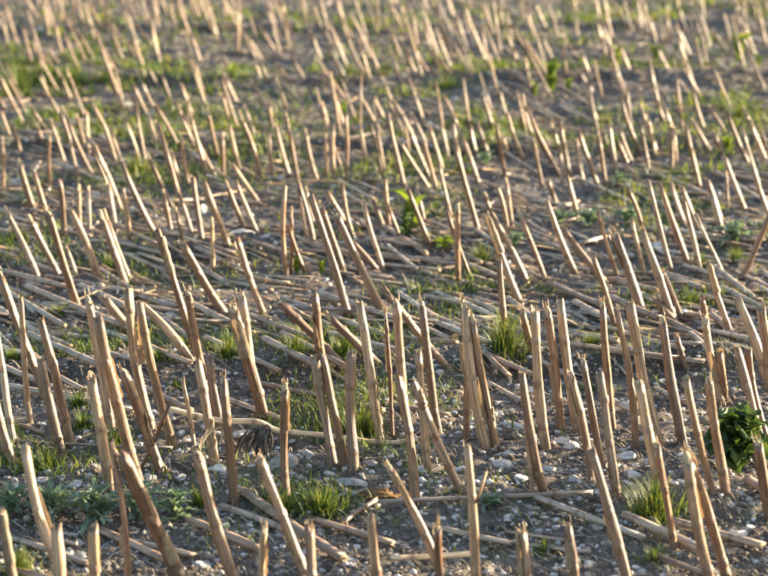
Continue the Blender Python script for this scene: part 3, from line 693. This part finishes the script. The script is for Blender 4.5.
for k, (x, y, wp, hp) in enumerate(tuf):
    p = ground(x, y); s = ppm(p); W = wp / s * .5; H = hp / s * 1.1; V, F, T = [], [], []
    n = int(130 + wp * hp * .11)
    for q in range(n):
        a = g.random() * 6.28; rr = min(1.0, abs(g.normal()) * .5); bx = W * rr * math.cos(a); by = W * .7 * rr * math.sin(a)
        L = H * (.30 + .85 * g.random() ** 1.3) * max(.35, 1.1 - .5 * rr); dry = g.random() < .08
        blade(V, F, T, bx, by, hgt(p.x + bx, p.y + by) - p.z - .003, L, .0016 + .0016 * g.random(), a + (g.random() - .5) * 1.8, .15 + .75 * g.random() * (.3 + rr), (.95 if dry else .02 + .62 * g.random()))
    o = obj('grass_tuft', new_mesh('grass_tuft', V, F, GRASS, True, {'tone': T})); o.location = p; tag(o, tl[k], 'grass', 'grass tufts among the stalks')

# green patches further off and thin grass everywhere: pixel blobs x y rx ry weight
BLOBS = [(70, 85, 90, 18, 6), (30, 92, 50, 18, 4), (200, 95, 30, 12, 2), (440, 86, 70, 11, 6), (600, 100, 40, 12, 3), (560, 88, 45, 10, 3), (735, 115, 40, 14, 5), (140, 172, 30, 14, 4), (60, 30, 40, 10, 3), (25, 160, 40, 20, 2),
         (470, 120, 60, 20, 3), (220, 150, 50, 25, 2.5), (90, 60, 120, 8, 2), (660, 75, 90, 12, 3.5), (720, 185, 60, 20, 2), (430, 240, 60, 25, 2.5), (610, 215, 60, 18, 2), (340, 350, 60, 14, 4), (470, 300, 60, 12, 5), (120, 350, 80, 14, 3),
         (20, 235, 40, 25, 1.5), (350, 420, 60, 22, 4), (90, 425, 60, 16, 4), (700, 300, 60, 12, 3), (230, 352, 30, 10, 4), (15, 465, 40, 12, 3), (300, 505, 40, 10, 4), (560, 160, 100, 30, 2.4), (330, 25, 120, 12, 2), (520, 60, 90, 15, 2), (240, 70, 60, 10, 2), (100, 270, 120, 12, 1.2), (700, 20, 70, 14, 2.5), (600, 20, 50, 10, 1.5), (400, 165, 70, 18, 2), (130, 130, 120, 16, 2)]
wt = np.array([b[4] * b[2] * b[3] for b in BLOBS]); wt = wt / wt.sum(); V, F, T = [], [], []
for q in range(52000):
    if g.random() < .86:
        bx, by, rx, ry, _ = BLOBS[g.choice(len(BLOBS), p=wt)]; u = bx + rx * g.normal() * .85; v = by + ry * g.normal() * .85
    else: u = -60 + 890 * g.random(); v = -10 + 560 * g.random()
    if v < -60: continue
    d = ray(u, v); t = -CAM_H / d.z; x, y = d.x * t, d.y * t; far = y / 5
    if vnoise(x * 5, y * 5) < -.03 or vnoise(x * 1.7 + 5, y * 1.7) < -.2: continue
    kf = max(1, y / 5.0) ** 1.2; wv = (.0018 + .003 * g.random()) * kf ** 1.3
    blade(V, F, T, x, y, hgt(x, y) - .002, (.012 + .040 * g.random() ** 1.5) * kf ** .6, wv, g.random() * 6.28, .2 + .9 * g.random(), .05 + .85 * g.random() ** 1.4)
tag(obj('thin_grass', new_mesh('thin_grass', V, F, GRASS, True, {'tone': T})), 'thin green grass and seedlings sprouting across the field', 'grass', None, 'stuff')

# ------------------------------------------------------------------ weeds: stem and single leaves
def leaf_geo(L, W, g, lobed=0, cup=.25, droop=.5, rows=9, cols=4):
    V = []; F = []; T = []; t0 = g.random()
    for j in range(rows + 1):
        t = j / rows; prof = math.sin(math.pi * min(1, t * .96 + .04) ** .8) ** .8
        if lobed < 0: prof *= (.80 + .2 * abs(math.sin(t * math.pi * -lobed))) * (1 + .08 * (j % 2))
        elif lobed: prof *= (.22 + .78 * abs(math.sin(t * math.pi * lobed)) ** .8) * (1 + .12 * (j % 2))
        else: prof *= 1 + .10 * (j % 2)
        for k in range(-cols, cols + 1):
            s = k / cols; x = s * W * .5 * prof; wav = (.13 if lobed else .06) * W * math.sin(t * 19 + s * 3 + t0 * 6)
            V.append((x, L * t, L * (.55 * t - droop * t * t) + abs(s) * cup * W * prof + wav * abs(s))); T.append(min(1, t0 * .6 + .2 * t + (.22 if k == 0 else 0)))
    n = 2 * cols + 1
    for j in range(rows):
        for k in range(n - 1): a = j * n + k; F.append((a, a + 1, a + n + 1, a + n))
    return V, F, T
def weed(name, x, y, wp, hp, nleaf, material, label, cat='weed', lobed=0, asp=.5, up=.5, group=None):
    p = ground(x, y); s = ppm(p); H = hp / s; W = wp / s
    root = obj(name, None); root.location = p; root.empty_display_size = .04; tag(root, label, cat, group)
    V, F = [], []; ns = 6
    for j in range(4):
        for k in range(ns): a = 6.283 * k / ns; V.append((.004 * (1 - .15 * j) * math.cos(a), .004 * (1 - .15 * j) * math.sin(a), -.01 + (H * .55 + .01) * j / 3))
    for j in range(3):
        for k in range(ns): F.append((j * ns + k, j * ns + (k + 1) % ns, (j + 1) * ns + (k + 1) % ns, (j + 1) * ns + k))
    obj('stem', new_mesh('stem', V, F, material, True, {'tone': [.8] * len(V)}), root)
    for q in range(nleaf):
        f = (q + .5) / nleaf; L = W * (.55 - .2 * f) * (.8 + .4 * g.random()); 
        if up > .8: L = H * (.7 + .3 * g.random())
        V, F, T = leaf_geo(L, L * asp * (.85 + .3 * g.random()), g, lobed, .2 + .2 * g.random(), .5 + .3 * g.random(), rows=26 if lobed else 9)
        o = obj('leaf', new_mesh('leaf', V, F, material, True, {'tone': T}), root)
        o.location = (0, 0, H * .5 * f); tilt = R(5 + 55 * f * up + 15 * g.random()) if up <= .8 else R(45 + 30 * g.random())
        o.rotation_euler = (tilt, (g.random() - .5) * .4, q * 2.4 + g.random() * .6)
    return root
g = np.random.default_rng(77)
weed('broadleaf_weed', 737, 468, 84, 84, 34, WEED, 'large broad-leaved green weed at the right edge behind stalks', lobed=-4, asp=.68, up=.75)
TG = 'blue-green thistles at the lower left'
for x, y, wp, hp, lab in ((12, 516, 60, 24, 'leftmost blue-green thistle rosette at lower left'), (52, 520, 70, 28, 'blue-green thistle rosette behind the lower-left leaning stalk'), (98, 522, 74, 30, 'blue-green thistle rosette between the thin and thick lower-left stalks'),
                          (140, 520, 66, 34, 'blue-green thistle rosette right of the thickest leaning stalk'), (176, 524, 60, 38, 'rightmost and tallest thistle rosette at lower left')):
    weed('thistle', x, y, wp * 1.05, hp * 1.35, 24, THISTLE, lab, 'thistle', 8, .30, .8, TG)
weed('low_weed', 490, 508, 40, 14, 9, THISTLE, 'low blue-green weed behind the horizontal grey stalk', lobed=5, asp=.45, up=.4)
weed('leafy_weed', 405, 236, 34, 34, 9, WEED, 'dark green weed with yellow leaves above centre', asp=.55, up=.7)
r_ = weed('leafy_weed', 413, 230, 20, 36, 4, BRIGHTWEED, 'yellow-green leaves rising behind the dark weed above centre', asp=.55, up=.9)
weed('low_weed', 445, 250, 34, 18, 8, BRIGHTWEED, 'yellow-green low weed left of the upright mid-field stalk', asp=.5, up=.4)
WG = 'low blue-green weeds in mid field'
for x, y, wp, hp, lab in ((590, 228, 44, 22, 'left one of two low blue-green weeds right of centre'), (630, 226, 46, 24, 'right one of two low blue-green weeds right of centre'), (735, 244, 52, 22, 'dark green weed behind the stalk that leans right'), (765, 238, 40, 22, 'dark green weed cut by the right edge'),
                          (516, 245, 30, 14, 'small dark weed beneath leaning stalks right of centre'), (620, 186, 30, 15, 'small dark weed beside a pale flint, upper right'), (485, 165, 30, 12, 'small dark weed in upper middle rows'), (30, 205, 34, 14, 'dark low weed at the left in upper rows'), (560, 225, 34, 16, 'low weed under the leaning stalks right of centre')):
    weed('low_weed', x, y, wp, hp, 11, THISTLE, lab, lobed=5, asp=.5, up=.5, group=WG)
BG = 'bright leafy weeds in the far rows'
for x, y, wp, hp, lab in ((738, 60, 16, 26, 'bright leafy weed at upper right among stalks'), (758, 68, 18, 14, 'low bright weed at the upper right edge'), (552, 92, 24, 28, 'bright tall leafy weed near top centre'), (568, 92, 20, 14, 'bright low weed right of the tall one near top centre'), (535, 98, 16, 16, 'bright low weed left of the tall one near top centre'),
                          (727, 154, 16, 20, 'yellow-green weed at the right in upper rows'), (233, 82, 18, 16, 'yellow-green weed at the upper left'), (655, 62, 14, 18, 'yellow-green weed in the upper right rows'), (617, 68, 14, 20, 'yellow-green weed left of a tilted stalk, upper right'), (344, 115, 10, 14, 'yellow-green shoot in upper middle rows'),
                          (322, 275, 12, 16, 'yellow-green seedling by the soil ridge'), (297, 275, 10, 16, 'yellow-green seedling behind the upright stalk by the soil ridge')):
    weed('bright_weed', x, y, wp, hp, 5, BRIGHTWEED, lab, asp=.42, up=.9, group=BG)

# ------------------------------------------------------------------ withered leaf tuft, clod, papery leaf
p = ground(250, 464); s = ppm(p); root = obj('withered_leaf_tuft', None); top = at_plane(266, 428, p.y - .02); root.location = top
tag(root, 'dark withered leaf tuft hanging from the bent golden stalk', 'dead leaves')
for q in range(60):
    ax = -.085 + .10 * g.random(); L = .035 + .055 * g.random(); V, F, T = [], [], []; t0 = .1 + .8 * g.random(); wv = .003 + .006 * g.random(); oy = (g.random() - .5) * .05
    ex = ax * (.75 + .5 * g.random()); ez = -L * (.8 + .2 * g.random())
    for j in range(7):
        t = j / 6; cx = ex * t ** .8; cz = ez * t ** 1.3 + .012 * math.sin(t * 3.14); cy = oy * math.sin(t * 2.2); cx += .004 * math.sin(t * 7 + q); cz += .004 * math.cos(t * 6 + q * 2); ww = wv * math.sin(math.pi * (.12 + .86 * t)) ** .7 * .5
        for sgn in (-1, 0, 1): V.append((cx + sgn * ww, cy + (.35 * ww if sgn == 0 else 0) * (-1) + sgn * ww * .5, cz + sgn * ww * .3)); T.append(t0 + (.15 if sgn == 0 else 0))
    for j in range(6):
        for k in range(2): a = 3 * j + k; F.append((a, a + 1, a + 4, a + 3))
    obj('leaf', new_mesh('leaf', V, F, DARKLEAF, True, {'tone': T}), root)
V, F = flint_mesh(g, 2); obj('leaf_knot', new_mesh('leaf_knot', [(a * .012, b * .010, c * .010) for a, b, c in V], F, STRAW, True, {'lc': V, 'lz': [(0, 0, 1)] * len(V), 'nd': [.5] * len(V), 'tone': [.5] * len(V), 'grey': [0.] * len(V)}), root)

p = ground(378, 500); s = ppm(p); V0, F0 = ico(4); sc = Vector((38 / s / 2, 20 / s / 2, 15 / s / 2)); V = []
for v in V0:
    f = 1 + .5 * float(vnoise(v[0] * 3 + 5, v[1] * 3 + v[2] * 4)) + .3 * float(vnoise(v[0] * 9, v[1] * 9 + v[2] * 8 + 3)); V.append((v[0] * f * sc.x, v[1] * f * sc.y, max(-.6, v[2]) * f * sc.z))
o = obj('fibrous_clod', new_mesh('fibrous_clod', V, [tuple(map(int, f)) for f in F0], CLOD, True)); o.location = (p.x, p.y, p.z + sc.z * .5); tag(o, 'brown fibrous clod left of the leaning stalk at bottom centre', 'clod')

p = ground(264, 315); t = at_plane(239, 237, p.y - .01); V, F, T = leaf_geo(.075, .032, g, 0, .15, .3, 8, 3)
o = obj('papery_leaf', new_mesh('papery_leaf', [(a, b - .03, c) for a, b, c in V], F, PALELEAF, True, {'tone': T})); o.location = t + Vector((0, 0, .003)); o.rotation_euler = (R(-12), R(6), R(-80)); tag(o, 'white papery leaf stuck on top of a cut stalk', 'leaf')
# a papery leaf hanging on the stalk left of the withered tuft, and a thin shoot beside the tall front stalk
p = ground(222, 470); t = at_plane(222, 428, p.y - .03); V, F, T = leaf_geo(.085, .030, g, 0, .3, .9, 9, 3)
o = obj('papery_leaf', new_mesh('papery_leaf', V, F, DRYLEAF, True, {'tone': [q * .3 + .7 for q in T]})); o.location = t; o.rotation_euler = (R(-35), R(20), R(100)); tag(o, 'pale dry leaf curled beside the stalk left of the withered tuft', 'leaf')
a = ground(477, 590); A = at_plane(475, 503, a.y); B = at_plane(486, 472, a.y - .02); ga = np.random.default_rng(3)
o = obj('side_shoot', path_mesh([Vector((0, 0, 0)), (B - A) * .4 + Vector((.002, 0, 0)), B - A], .0028, ga, .8, 0, [])); o.name = 'side_shoot'
q = [q for q in recs if q['px'] == (477, 585)][0]; o.parent = q['root']; o.matrix_parent_inverse = q['M'].inverted(); o.location = A
